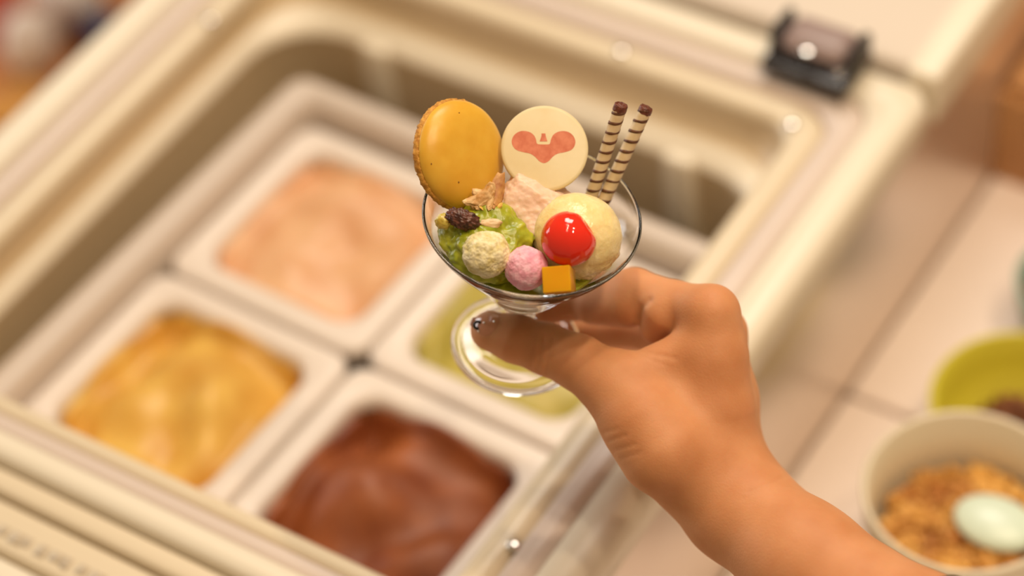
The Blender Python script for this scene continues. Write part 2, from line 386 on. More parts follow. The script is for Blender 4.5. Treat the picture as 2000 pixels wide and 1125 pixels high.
# ------------------------------------------------------------------ things beyond the freezer's left side
ZS = 0.46
M['orange_wood2'] = vary(mat('amber_wood', (0.50, 0.20, 0.06), 0.45), (0.42, 0.13, 0.04), (0.62, 0.30, 0.08), 9, 3)
tb = tag(empty('side_table', (-1.45, 0.95, 0.0)), 'amber wooden table beyond the freezer', 'table')
for k in range(6):
    y = 0.2 + k * 0.28
    box('plank', -1.95, -0.90, y, y + 0.277, ZS - 0.03, ZS, M['orange_wood2'], tb, 0.003)
for lx in (-1.9, -0.95):
    for ly in (0.25, 1.82):
        box('leg', lx - 0.025, lx + 0.025, ly - 0.025, ly + 0.025, 0.0, ZS - 0.03, M['orange_wood2'], tb, 0.003)
M['cloth_white'] = vary(mat('white_cloth', (0.80, 0.70, 0.62), 0.7), (0.76, 0.66, 0.58), (0.84, 0.74, 0.66), 12)
M['navy'] = vary(mat('navy_cloth', (0.06, 0.045, 0.085), 0.7), (0.05, 0.04, 0.075), (0.08, 0.055, 0.10), 14)
M['redc'] = mat('red_card', (0.62, 0.12, 0.07), 0.5)
M['amber'] = vary(mat('amber_card', (0.62, 0.30, 0.05), 0.5), (0.58, 0.26, 0.04), (0.68, 0.36, 0.07), 20)
def blob(name, px, py, z, s, m, label, cat, seed, sub=4, amp=0.12, sc_=2.0):
    c = onplane(px, py, z)
    V, F = ico(sub)
    n = fnoise(V, sc_, 3, seed)
    V = V * (1 + amp * n)[:, None]
    V[:, 2] = np.maximum(V[:, 2], -0.8)
    V = V * np.array(s)
    o = mk(name, V + c + np.array([0, 0, -(V[:, 2].min()) + (ZS - z)]), F, m)
    return tag(o, label, cat)
blob('cloth_bundle', 62, 92, ZS + 0.02, (0.021, 0.026, 0.03), M['cloth_white'], 'soft white bundle on the amber table', 'bundle', 2.2)
blob('cloth_bundle', 135, 5, ZS + 0.02, (0.036, 0.020, 0.025), M['cloth_white'], 'beige cloth bundle behind the white bundle on the table', 'bundle', 6.1)
q = onplane(205, 65, ZS + 0.015)
V, F = box_vf(-0.036, 0.036, -0.014, 0.014, 0, 0.03, 0.006, 3)
a = math.radians(-20); V[:, :2] = V[:, :2] @ np.array([[math.cos(a), math.sin(a)], [-math.sin(a), math.cos(a)]])
tag(mk('fabric_pouch', V + np.array([q[0], q[1], ZS]), F, M['navy']), 'dark navy pouch on the table beside the white bundle', 'pouch')
q = onplane(-14, 10, ZS + 0.03)
V, F = box_vf(-0.014, 0.014, -0.02, 0.02, 0, 0.05, 0.004, 2)
tag(mk('paper_box', V + np.array([q[0], q[1], ZS]), F, M['redc']), 'small red paper box at the upper left picture edge', 'box')
q = onplane(35, 205, ZS + 0.01)
V, F = revolve([(0, 0), (0.021, 0), (0.026, 0.010), (0.0265, 0.012), (0.025, 0.012), (0.020, 0.003), (0, 0.003)], 48, closed=False)
tag(mk('snack_dish', V + np.array([q[0], q[1], ZS]), F, M['amber']), 'amber yellow dish on the table by the freezer edge', 'dish')

# ------------------------------------------------------------------ glass frame
A_ = np.array([0.081, 0.681, 0.727]); A_ /= np.linalg.norm(A_)
E1 = np.array([0.993, -0.118, 0.0]); E1 -= A_ * (E1 @ A_); E1 /= np.linalg.norm(E1)
E2 = np.cross(A_, E1)                                  # local y: away from the viewer
RIMC = campt(1039.6, 421.6, 0)
GB = np.array([E1, E2, A_])                            # local = GB @ (cam - RIMC)
def g2w(v):                                            # glass local mm -> world m
    return toworld(np.asarray(v) * (DIST / 1000.0) @ GB + RIMC)
def G(px, py, h):
    """glass-local mm of the point seen at a pixel, h mm above the rim plane"""
    d = np.array([px - 1000, 562.5 - py, -FPX]) / FPX
    t = (h * DIST / 1000 + RIMC @ A_) / (d @ A_)
    return GB @ (d * t - RIMC) * 1000 / DIST
OUT = [(45.0, 0.0), (43.2, -4), (40.8, -8), (37.2, -13), (33.0, -18.5), (28.6, -24), (24.6, -29.5), (21.4, -34), (18.8, -38), (16.2, -42), (12.6, -45.4), (9.0, -47.6), (7.0, -50), (6.2, -53), (6.0, -56.5),
       (6.4, -60), (7.2, -64), (8.8, -68), (11.2, -71.6), (14.0, -73.8), (16.5, -74.6), (20.0, -75.0), (23.5, -75.3), (26.2, -75.7), (27.6, -76.5), (28.2, -78.0), (28.0, -80.2), (27.0, -81.4), (25.0, -81.8), (22.5, -81.2), (20.0, -80.2), (12.0, -78.0), (0.0, -77.0)]
INN = [(0.0, -42.6), (6.0, -42.0), (11.0, -40.2), (14.8, -37.6), (17.6, -34.6), (20.3, -31.0), (23.6, -26.8), (27.7, -21.8), (32.2, -16.6), (36.5, -11.4), (40.1, -6.8), (42.6, -2.8), (43.55, -0.9), (43.72, -0.45), (43.95, -0.12), (44.3, 0.02), (44.65, -0.02), (44.88, -0.2)]
OUT[0] = (44.98, -0.5)
OUT.insert(1, (44.85, -0.95))
prof = INN + OUT
V, F = revolve(prof, 128, closed=False)
M['glass'] = mat('clear_glass', (1.0, 1.0, 1.0), 0.0, trans=1.0, ior=1.47)
gl = mk('sundae_glass', g2w(V), F, M['glass'], origin=g2w([[0, 0, -82]])[0])
bm = bmesh.new(); bm.from_mesh(gl.data); bmesh.ops.remove_doubles(bm, verts=bm.verts, dist=1e-6); bmesh.ops.recalc_face_normals(bm, faces=bm.faces); bm.to_mesh(gl.data); bm.free()
tag(gl, 'small clear stemmed sundae glass held up in the hand', 'glass')
_rh = np.array(sorted([(h, r) for r, h in INN]))
def rin(h): return np.interp(h, _rh[:, 0], _rh[:, 1])
def inbowl(V, gap=0.35):
    """press vertices against the inside of the bowl"""
    V = V.copy(); V[:, 2] = np.maximum(V[:, 2], -42.0 + gap)
    r = np.hypot(V[:, 0], V[:, 1]); lim = np.maximum(rin(np.minimum(V[:, 2], 0.3)) - gap, 0.2)
    low = V[:, 2] < 0.4
    k = np.where(low & (r > lim), lim / np.maximum(r, 1e-6), 1.0)
    V[:, 0] *= k; V[:, 1] *= k
    return V
def camdir(v):   # camera-space direction -> glass local
    return GB @ np.asarray(v, float)
def frame_from(n, up):
    n = np.asarray(n, float); n /= np.linalg.norm(n); x = np.cross(up, n); x /= np.linalg.norm(x); y = np.cross(n, x)
    return np.array([x, y, n])          # rows
def place(V, c, fr):                    # local verts with frame rows -> glass local
    return np.asarray(V) @ fr + c

# ------------------------------------------------------------------ ice cream scoops in the glass
def scoop_mat(name, c1, c2, rough, bump):
    return vary(mat(name, c1, rough, sss=0.4, sssr=(0.010, 0.007, 0.003), ssss=0.5), c1, c2, 130, 4, 0.35, 0.68, bump=bump, bscale=300, bdist=0.0011)
M['vanilla'] = scoop_mat('vanilla_ice', (0.86, 0.68, 0.31), (0.92, 0.78, 0.43), 0.24, 0.5)
M['strawberry'] = scoop_mat('strawberry_ice', (0.80, 0.54, 0.39), (0.86, 0.64, 0.50), 0.45, 0.25)
M['pistachio'] = scoop_mat('pistachio_ice', (0.24, 0.29, 0.012), (0.45, 0.46, 0.03), 0.3, 0.2)
V0, F0 = ico(6)
# vanilla
rough = np.clip((-V0[:, 2] + 0.15), 0, 1) * 0.9 + 0.12
dis = 0.10 * fnoise(V0, 3.2, 6, 1.0) * rough + 0.05 * np.abs(fnoise(V0, 9.0, 3, 5.0)) * rough
V = V0 * (1 + dis)[:, None]
V = V * np.array([18.4, 18.0, 17.6])
cv = G(1127, 462, -5)
V = inbowl(V + cv)
tag(mk('ice_cream_scoop', g2w(V), F0, M['vanilla']), 'smooth pale yellow ice cream scoop under the red cherry', 'ice cream', 'scoops in the glass')
# strawberry: a ragged wedge
V = V0.copy()
def facet(V, n, d, soft=0.25):
    n = np.array(n, float); n /= np.linalg.norm(n); t = V @ n - d
    return V - np.outer(np.where(t > 0, t * (1 - soft), 0), n)
V = facet(V, camdir((-0.15, 0.25, 1)), 0.62, 0.12); V = facet(V, camdir((0.5, 0.8, 0.6)), 0.66, 0.15); V = facet(V, camdir((-0.8, 0.5, 0.4)), 0.78)
dis = 0.09 * fnoise(V, 1.7, 4, 9.0) + 0.035 * np.abs(fnoise(V, 5.0, 3, 2.0)) + 0.012 * fnoise(V, 14.0, 3, 7.0)
V = V * (1 + dis)[:, None] * np.array([19.5, 15.0, 18.0])
V = inbowl(V + G(1042, 417, -5))
tag(mk('ice_cream_scoop', g2w(V), F0, M['strawberry']), 'pale pink ice cream scoop behind, holding the round wafer', 'ice cream', 'scoops in the glass')
# pistachio: lumpy
dis = 0.20 * fnoise(V0, 1.9, 3, 4.0) + 0.025 * fnoise(V0, 6.5, 3, 6.0)
V = V0 * (1 + dis)[:, None] * np.array([19.5, 18.5, 14.5])
V = inbowl(V + G(952, 472, -9))
tag(mk('ice_cream_scoop', g2w(V), F0, M['pistachio']), 'bright green ice cream scoop on the left under the raisin', 'ice cream', 'scoops in the glass')
# ice cream melted into the bottom of the cup
V = V0 * (1 + 0.05 * fnoise(V0, 3, 3, 8.0))[:, None] * np.array([34, 34, 26]); V[:, 2] = np.minimum(V[:, 2], 10 + 0.06 * V[:, 2]) - 26
V = inbowl(V)
tag(mk('melted_ice_cream', g2w(V), F0, M['pistachio']), 'olive green melted ice cream filling the bottom of the glass', 'ice cream')

# ------------------------------------------------------------------ macaron shell
mac_c = G(899, 302, 13)
fr = frame_from(camdir((math.sin(math.radians(42)), 0.06, math.cos(math.radians(42)))), camdir((0.03, 1, 0)))
mp = [(22.3 * math.cos(t) ** 0.62 if math.cos(t) > 1e-6 else 0.0, 7.6 * math.sin(t) ** 0.95) for t in np.linspace(0, math.pi / 2, 22)]
mp[-1] = (0.0, 7.6)
V, F = revolve([(0, 0.2)] + mp, 96, closed=False)
V = V + np.outer(0.18 * fnoise(V, 0.12, 3, 3.0), [0, 0, 1])
M['macaron'] = vary(mat('macaron_shell', (0.72, 0.40, 0.035), 0.38, sss=0.15, sssr=(0.004, 0.002, 0.001), ssss=0.3), (0.70, 0.37, 0.03), (0.76, 0.45, 0.05), 90, 4, 0.3, 0.7, bump=0.10, bscale=500, bdist=0.0004)
M['macfoot'] = vary(mat('macaron_foot', (0.60, 0.27, 0.03), 0.7), (0.42, 0.17, 0.015), (0.70, 0.36, 0.06), 420, 3, 0.35, 0.65, bump=0.6, bscale=700, bdist=0.0008)
mroot = tag(empty('macaron', g2w([mac_c + fr[1] * -22])[0]), 'golden yellow macaron standing upright on the left of the glass', 'macaron')
mk('shell', g2w(place(V, mac_c, fr)), F, M['macaron'], mroot)
V, F = revolve([(0, -3.4), (18, -3.4), (21.4, -3.3), (22.6, -2.8), (23.1, -1.8), (23.0, -0.8), (22.5, -0.1), (21.8, 0.5), (18, 0.6), (0, 0.6)], 200, closed=False)
nn = 0.55 * fnoise(V, 0.55, 3, 1.0) + 0.35 * np.abs(fnoise(V, 1.3, 2, 4.0))
rr = np.hypot(V[:, 0], V[:, 1]); k = np.where(rr > 20.5, 1 + nn / 22.0, 1.0)
V[:, 0] *= k; V[:, 1] *= k; V[:, 2] += np.where(rr > 20.5, 0.5 * fnoise(V, 0.8, 2, 8.0), 0)
mk('ruffled_foot', g2w(place(V, mac_c, fr)), F, M['macfoot'], mroot)
# tiny pores
M['pore'] = mat('pore_brown', (0.22, 0.09, 0.01), 0.8)
sv, sf = ico(2)
for px, py in ((897, 221), (896, 356), (843, 320)):
    # nearest point of the dome: step along the view ray in local coordinates
    dcam = np.array([px - 1000, 562.5 - py, -FPX]) / FPX
    best = None
    for t in np.linspace(0.95, 1.05, 2001):
        l = fr @ (GB @ (dcam * t * DIST - RIMC) * 1000 / DIST - mac_c)
        r0 = math.hypot(l[0], l[1])
        if r0 < 22.2:
            zd = np.interp(r0, [p[0] for p in mp][::-1], [p[1] for p in mp][::-1])
            if l[2] < zd: best = l; break
    if best is not None:
        mk('pore', g2w(place(sv * np.array([0.42, 0.42, 0.12]) + best, mac_c, fr)), sf, M['pore'], mroot)

# ------------------------------------------------------------------ printed round wafer
wc = G(1063.5, 290.5, 15)
wfr = frame_from(camdir((0.04, 0.16, 1.0)), camdir((0, 1, 0)))
M['wafer'] = vary(mat('wafer', (0.82, 0.66, 0.36), 0.45, sss=0.2, sssr=(0.004, 0.003, 0.0015), ssss=0.3), (0.70, 0.57, 0.31), (0.76, 0.655, 0.42), 60, 4, 0.3, 0.7, bump=0.08, bscale=500, bdist=0.0003)
M['emblem'] = vary(mat('emblem_red', (0.60, 0.15, 0.07), 0.55), (0.56, 0.13, 0.055), (0.66, 0.20, 0.10), 300, 3)
wroot = tag(empty('wafer_disc', g2w([wc + wfr[1] * -18])[0]), 'round cream wafer with a red heart-like emblem, upright behind the scoops', 'wafer')
WR = 17.9
V, F = revolve([(0, -1.3), (WR - 0.5, -1.3), (WR, -0.9), (WR, 0.4), (WR - 0.5, 0.9), (WR - 1.4, 1.0), (0, 1.0)], 96, closed=False)
mk('disc', g2w(place(V, wc, wfr)), F, M['wafer'], wroot)
def catmull(pts, n=8):
    out = []; m = len(pts); P = np.array(pts, float)
    for i in range(m):
        p0, p1, p2, p3 = P[i - 1], P[i], P[(i + 1) % m], P[(i + 2) % m]
        for k in range(n):
            t = k / n
            out.append(0.5 * ((2 * p1) + (-p0 + p2) * t + (2 * p0 - 5 * p1 + 4 * p2 - p3) * t * t + (-p0 + 3 * p1 - 3 * p2 + p3) * t ** 3))
    return np.array(out)
def flat_on_wafer(name, pz):
    # outline read from the photograph in crop pixels (3.846 per photo pixel); centre (1091,462); 1 mm = 4.80*3.846
    P2 = (np.array(pz) - np.array([1091, 462])) / (4.80 * 3.846) * np.array([1, -1])
    n = len(P2)
    V = np.vstack([np.c_[P2, np.full(n, 1.06)], np.c_[P2, np.full(n, 0.96)]])
    bm = bmesh.new(); vs = [bm.verts.new(v) for v in V]
    bm.faces.new(vs[:n][::-1])
    for k in range(n): bm.faces.new((vs[k], vs[(k + 1) % n], vs[n + (k + 1) % n], vs[n + k]))
    bmesh.ops.recalc_face_normals(bm, faces=bm.faces)
    bmesh.ops.triangulate(bm, faces=bm.faces); bm.verts.index_update()
    F = [[v.index for v in f.verts] for f in bm.faces]; bm.free()
    mk(name, g2w(place(V, wc, wfr)), F, M['emblem'], wroot, smooth=False)
heart = catmull([(842, 408), (858, 366), (892, 338), (932, 329), (978, 338), (1010, 362), (1026, 395), (1031, 422), (1044, 431), (1085, 433), (1124, 431), (1133, 420), (1140, 392), (1158, 358), (1192, 336), (1232, 329), (1275, 338), (1308, 366), (1324, 408), (1316, 446), (1290, 476), (1240, 493),
                 (1192, 503), (1155, 525), (1122, 560), (1086, 577), (1050, 562), (1016, 527), (978, 503), (930, 493), (880, 477), (852, 448)], 5)
flat_on_wafer('emblem', heart)
flat_on_wafer('emblem', [(1068, 348), (1098, 348), (1100, 366), (1112, 410), (1054, 410), (1068, 366)])

# ------------------------------------------------------------------ rolled wafer sticks
M['stick'] = vary(mat('rolled_wafer', (0.78, 0.60, 0.34), 0.55), (0.68, 0.53, 0.31), (0.78, 0.65, 0.44), 200, 3, bump=0.1, bscale=900, bdist=0.0003)
M['stripe'] = vary(mat('cocoa_stripe', (0.12, 0.045, 0.02), 0.5), (0.09, 0.03, 0.012), (0.16, 0.065, 0.03), 500)
M['chocend'] = vary(mat('chocolate_end', (0.13, 0.03, 0.015), 0.4), (0.09, 0.02, 0.01), (0.18, 0.05, 0.025), 500, bump=0.6, bscale=900, bdist=0.0006)
def stick(p0, p1, r, pitch, phase, label):
    ax = p1 - p0; L = np.linalg.norm(ax); fr = frame_from(ax, camdir((0, 0, 1)))
    root = tag(empty('rolled_wafer_stick', g2w([p0])[0]), label, 'wafer stick', 'rolled wafer sticks')
    def rad(z, a): return r * (1 + 0.04 * noise.noise(Vector((z * 0.5, a * 1.1, phase)))) 
    V = []; F = []; n = 28; m = 60
    for j in range(m + 1):
        z = L * j / m
        for k in range(n):
            a = 2 * math.pi * k / n; q = rad(z, math.sin(a)); V.append((q * math.cos(a), q * math.sin(a), z))
    for j in range(m):
        for k in range(n):
            F.append((j * n + k, j * n + (k + 1) % n, (j + 1) * n + (k + 1) % n, (j + 1) * n + k))
    F.append(tuple(range(n))[::-1]); F.append(tuple(m * n + k for k in range(n)))
    mk('roll', g2w(place(V, p0, fr)), F, M['stick'], root)
    # spiral stripe
    V = []; F = []; turns = L / pitch; st = int(turns * 28); wv = 0.70
    for j in range(st + 1):
        a = 2 * math.pi * j / 28 + phase; z = pitch * j / 28
        ww = wv * (0.8 + 0.5 * noise.noise(Vector((j * 0.21, phase * 3, 0))))
        for dz, ro in ((-ww, -0.1), (-ww, 0.14), (ww, 0.14), (ww, -0.1)):
            q = rad(z, math.sin(a)) + ro
            V.append((q * math.cos(a), q * math.sin(a), min(max(z + dz, 0), L)))
    for j in range(st):
        for k in range(4):
            F.append((j * 4 + k, j * 4 + (k + 1) % 4, (j + 1) * 4 + (k + 1) % 4, (j + 1) * 4 + k))
    F.append((0, 1, 2, 3)); F.append(tuple(st * 4 + k for k in (3, 2, 1, 0)))
    mk('cocoa_stripe', g2w(place(V, p0, fr)), F, M['stripe'], root)
    # chocolate at the open end
    V, F = revolve([(r * 1.04, L - 2.4), (r * 1.06, L - 0.3), (r * 0.98, L + 0.5), (r * 0.72, L + 0.7), (r * 0.62, L + 0.2), (r * 0.5, L + 0.7), (r * 0.2, L + 0.5), (0, L + 0.2)], 32, closed=False)
    V = V + 0.28 * np.c_[vnoise(V, 0.9, 1 + phase), vnoise(V, 0.9, 7 + phase), vnoise(V, 0.9, 13 + phase) * 1.6]
    mk('chocolate_end', g2w(place(V, p0, fr)), F, M['chocend'], root)
stick(G(1147, 408, -12), G(1213, 206, 34), 2.72, 4.55, 0.6, 'left one of the two striped rolled wafer sticks, beside the round wafer')
stick(G(1172, 408, -11), G(1262, 211, 30), 2.72, 4.7, 2.1, 'right one of the two striped rolled wafer sticks, leaning furthest right')

# ------------------------------------------------------------------ cherry
M['cherry'] = mat('cherry_red', (0.78, 0.025, 0.008), 0.06, sss=0.5, sssr=(0.010, 0.002, 0.001), ssss=0.5, coat=0.6, coatr=0.02)
V, Fc = ico(5)
cc = G(1110, 467.5, 9)
cfr = frame_from(camdir((0, 0, 1)), camdir((0, 1, 0)))
nd = np.array([0.84, 0.52, 0.12]); nd /= np.linalg.norm(nd)
ang = np.arccos(np.clip(V @ nd, -1, 1))
rr = 1 - 0.26 * np.exp(-(ang / 0.36) ** 2) + 0.03 * V[:, 1] * (V[:, 0] < 0) + 0.035 * np.exp(-((V @ (np.array([0.95, -0.3, 0.1]) / 1.0)) - 1) ** 2 / 0.1)
Vc = V * rr[:, None] * np.array([11.0, 11.0, 10.4])
tag(mk('cherry', g2w(place(Vc, cc, cfr)), Fc, M['cherry']), 'glossy red candied cherry on the pale yellow scoop', 'cherry')

# ------------------------------------------------------------------ sugar-dusted balls
def ball(px, py, h, r, m, label, seed, amp):
    V, F = ico(6)
    d = amp * (0.8 * fnoise(V, 1.8, 3, seed) + 0.22 * fnoise(V, 5.0, 5, seed + 2) + 0.22 * fnoise(V, 14.0, 4, seed + 5))
    V = inbowl(V * (1 + d)[:, None] * r + G(px, py, h))
    tag(mk('dusted_ball', g2w(V), F, m), label, 'sweet', 'dusted sweet balls in the glass')
M['ballw'] = vary(mat('cream_sugar', (0.78, 0.66, 0.36), 0.75, sss=0.1, sssr=(0.003, 0.002, 0.001), ssss=0.3), (0.66, 0.55, 0.22), (0.86, 0.78, 0.52), 260, 5, 0.35, 0.62, bump=0.5, bscale=800, bdist=0.0006)
M['ballp'] = vary(mat('pink_sugar', (0.80, 0.30, 0.34), 0.7, sss=0.15, sssr=(0.004, 0.002, 0.002), ssss=0.3), (0.80, 0.35, 0.47), (0.90, 0.60, 0.70), 240, 5, 0.4, 0.68, bump=0.5, bscale=800, bdist=0.0006)
ball(949, 496, -1, 9.5, M['ballw'], 'cream coloured sugar-dusted ball in front of the green scoop', 2.0, 0.10)
ball(1028, 524, -3, 8.8, M['ballp'], 'pink sugar-dusted ball between the cream ball and the cherry', 5.0, 0.07)

# ------------------------------------------------------------------ jelly cube
M['jelly'] = mat('orange_jelly', (1.0, 0.47, 0.012), 0.08, trans=0.25, ior=1.36, sss=0.6, sssr=(0.008, 0.004, 0.001), ssss=0.6)
V, F = box_vf(-5.7, 5.7, -5.3, 5.3, -6, 6, 0.5, 2)
jfr = frame_from(camdir((-0.22, 0.14, 1)), camdir((-0.08, 1, 0)))
tag(mk('jelly_cube', g2w(inbowl(place(V, G(1092, 549, -2), jfr), 0.2)), F, M['jelly']), 'translucent orange jelly cube at the front of the glass', 'jelly')

# ------------------------------------------------------------------ raisin, granola, flakes
M['raisin'] = vary(mat('raisin', (0.07, 0.02, 0.012), 0.35), (0.035, 0.01, 0.006), (0.16, 0.055, 0.035), 300, 4, bump=0.4, bscale=500, bdist=0.0006)
V, F = ico(5)
wr = np.abs(fnoise(V, 3.2, 3, 3.0)); V = V * (0.90 + 0.26 * wr + 0.08 * fnoise(V, 7, 2, 8.0))[:, None] * np.array([7.2, 4.1, 4.2])
a = math.radians(-19); rfr = frame_from(camdir((0, 0.2, 1)), camdir((-math.sin(a), math.cos(a), 0)))
tag(mk('raisin', g2w(place(V, G(904, 428, 6), rfr)), F, M['raisin']), 'dark wrinkled raisin on the green scoop below the macaron', 'raisin')
M['oat'] = vary(mat('toasted_oat', (0.66, 0.40, 0.15), 0.6), (0.50, 0.24, 0.06), (0.78, 0.56, 0.28), 220, 4, bump=0.3, bscale=600, bdist=0.0005)
M['almond'] = vary(mat('toasted_almond', (0.55, 0.25, 0.07), 0.55), (0.36, 0.13, 0.03), (0.66, 0.36, 0.12), 220, 4, bump=0.3, bscale=600, bdist=0.0005)
M['flake'] = vary(mat('corn_flake', (0.74, 0.45, 0.09), 0.45), (0.66, 0.36, 0.05), (0.80, 0.54, 0.15), 220, 4)
M['nut'] = vary(mat('pale_nut', (0.74, 0.54, 0.32), 0.5), (0.66, 0.44, 0.22), (0.80, 0.64, 0.42), 200, 4)
def chip(px, py, h, s, rot, nrm, m, curl, seed):
    V, F = ico(4)
    V = V * (1 + 0.22 * fnoise(V, 1.8, 3, seed))[:, None] * np.array(s)
    V[:, 2] += curl * (V[:, 0] ** 2) / max(s[0], 0.1) - curl * 0.5 * (V[:, 1] ** 2) / max(s[1], 0.1)
    a = math.radians(rot); f = frame_from(camdir(nrm), camdir((-math.sin(a), math.cos(a), 0)))
    return place(V, G(px, py, h), f), F
cl = tag(empty('granola_cluster', g2w([G(948, 398, 4)])[0]), 'toasted granola cluster between the macaron and the pink scoop', 'granola')
for i, (px, py, h, s, rot, nrm, m) in enumerate((
        (944, 386, 8, (5.2, 3.4, 2.6), 35, (-0.3, 0.4, 1), 'oat'), (952, 382, 9, (5.4, 2.6, 1.6), 62, (-0.5, 0.3, 1), 'oat'), (937, 379, 9, (3.4, 2.2, 1.4), -20, (0.1, 0.6, 1), 'oat'),
        (924, 391, 7.5, (4.2, 2.2, 1.5), 22, (0, 0.5, 1), 'oat'), (958, 394, 8, (4.2, 1.5, 1.2), 75, (0.2, 0.3, 1), 'oat'), (947, 401, 6, (4.4, 2.2, 1.4), 20, (0, 0.6, 1), 'oat'), (932, 400, 6, (3.0, 2.2, 1.6), 10, (0, 0.3, 1), 'oat'))):
    V, F = chip(px, py, h, s, rot, nrm, M[m], 0.25, i * 3.3)
    mk('oat_piece', g2w(V), F, M[m], cl)
V, F = chip(970, 373, 9, (7.8, 3.4, 1.3), 74, (0.5, 0.2, 1), None, 0.2, 41)
tag(mk('almond_slice', g2w(V), F, M['almond']), 'browned almond slice standing against the pink scoop', 'almond')
V, F = chip(960, 408, 5.5, (5.0, 1.7, 0.45), 10, (0, 0.75, 0.8), None, 0.5, 50)
tag(mk('corn_flake', g2w(V), F, M['flake']), 'thin golden flake lying on top of the green scoop', 'flake')
V, F = chip(958, 437, 4.5, (4.4, 2.3, 1.8), 5, (0.1, 0.5, 1), None, 0.2, 61)
tag(mk('nut_piece', g2w(V), F, M['nut']), 'pale nut piece on the green scoop above the cream ball', 'nut')
V, F = chip(866, 432, 3.5, (3.4, 3.2, 3.0), 0, (0, 0, 1), None, 0.0, 66)
M['pineapple'] = vary(mat('fruit_bit', (0.56, 0.42, 0.07), 0.3, sss=0.2), (0.50, 0.36, 0.05), (0.64, 0.50, 0.12), 150)
tag(mk('fruit_bit', g2w(inbowl(V)), F, M['pineapple']), 'small yellow fruit bit left of the raisin', 'fruit')

# ------------------------------------------------------------------ the hand: signed distance field -> surface nets
def HP(px, py, d): 
    p = campt(px, py, d) * (1000.0 / DIST); p[2] += 1000.0; return p.astype(np.float32)
def cone(P, a, b, ra, rb):
    ab = b - a; L2 = float(ab @ ab)
    q = P - a; t = np.clip((q @ ab) / L2, 0, 1)
    d = q - t[..., None] * ab
    return np.sqrt((d * d).sum(-1)) - (ra + (rb - ra) * t)
def tri(P, a, b, c, r):
    ba, cb, ac = b - a, c - b, a - c; nor = np.cross(ba, ac)
    pa, pb, pc = P - a, P - b, P - c
    def sg(e, p): return np.sign(p @ np.cross(e, nor))
    inside = (sg(ba, pa) + sg(cb, pb) + sg(ac, pc)) < 2.0
    def e2(e, p):
        t = np.clip((p @ e) / float(e @ e), 0, 1); d = p - t[..., None] * e; return (d * d).sum(-1)
    ed = np.minimum(np.minimum(e2(ba, pa), e2(cb, pb)), e2(ac, pc))
    pl = (pa @ nor) ** 2 / float(nor @ nor)
    return np.sqrt(np.where(inside, ed, pl)) - r
def smin(a, b, k):
    h = np.clip(0.5 + 0.5 * (b - a) / k, 0, 1)
    return b + (a - b) * h - k * h * (1 - h)
def chain(P, pts, k=3.0):
    d = None
    for (a, b) in zip(pts[:-1], pts[1:]):
        c = cone(P, HP(*a[:3]), HP(*b[:3]), a[3], b[3]); d = c if d is None else smin(d, c, k)
    return d
FOREARM = [(2030, 1440, 85, 30), (1800, 1262, 48, 26.5), (1568, 1096, 10, 23), (1440, 988, -15, 21.5), (1388, 918, -24, 23)]
THUMB = [(1195, 750, -16, 12.6), (1130, 708, -22, 11.4), (1068, 682, -27, 10.6), (1010, 662, -29, 9.9), (958, 646, -31, 8.4)]
INDEX = [(1389, 611, -14, 11.2), (1318, 592, -28, 9.2), (1238, 571, -42, 10.2), (1180, 578, -50, 9.6), (1128, 586, -56, 8.4), (1066, 600, -59, 7.4)]
MIDDLE = [(1408, 648, -36, 10.2), (1330, 644, -58, 9.2), (1262, 640, -76, 9.2), (1150, 642, -88, 8.0), (1092, 646, -88, 7.2)]
RING = [(1412, 692, -56, 10), (1285, 700, -98, 8.6), (1185, 702, -108, 7.6), (1128, 704, -104, 6.9)]
PINKY = [(1406, 737, -72, 9.4), (1300, 757, -112, 7.6), (1232, 754, -120, 6.8), (1186, 748, -116, 6.2)]
CREASES = [  # polyline in pixels, width mm, depth mm
    ([(1061, 655), (1056, 690), (1050, 722)], 0.7, 0.6), ([(1078, 660), (1072, 692), (1066, 730)], 0.7, 0.5), ([(1044, 650), (1040, 690), (1036, 712)], 0.6, 0.4),
    ([(1462, 962), (1500, 945), (1535, 930)], 0.8, 0.35), ([(1448, 975), (1490, 958)], 0.7, 0.2),
    ([(1243, 622), (1252, 600), (1268, 585)], 1.3, 0.9),
    ([(1222, 676), (1270, 690), (1320, 700)], 1.0, 0.35), ([(1240, 690), (1300, 712)], 0.9, 0.25),
    ([(1180, 845), (1205, 838)], 0.8, 0.35), ([(1188, 862), (1222, 850)], 0.8, 0.35), ([(1200, 880), (1240, 868)], 0.8, 0.3), ([(1212, 897), (1250, 884)], 0.8, 0.25)]
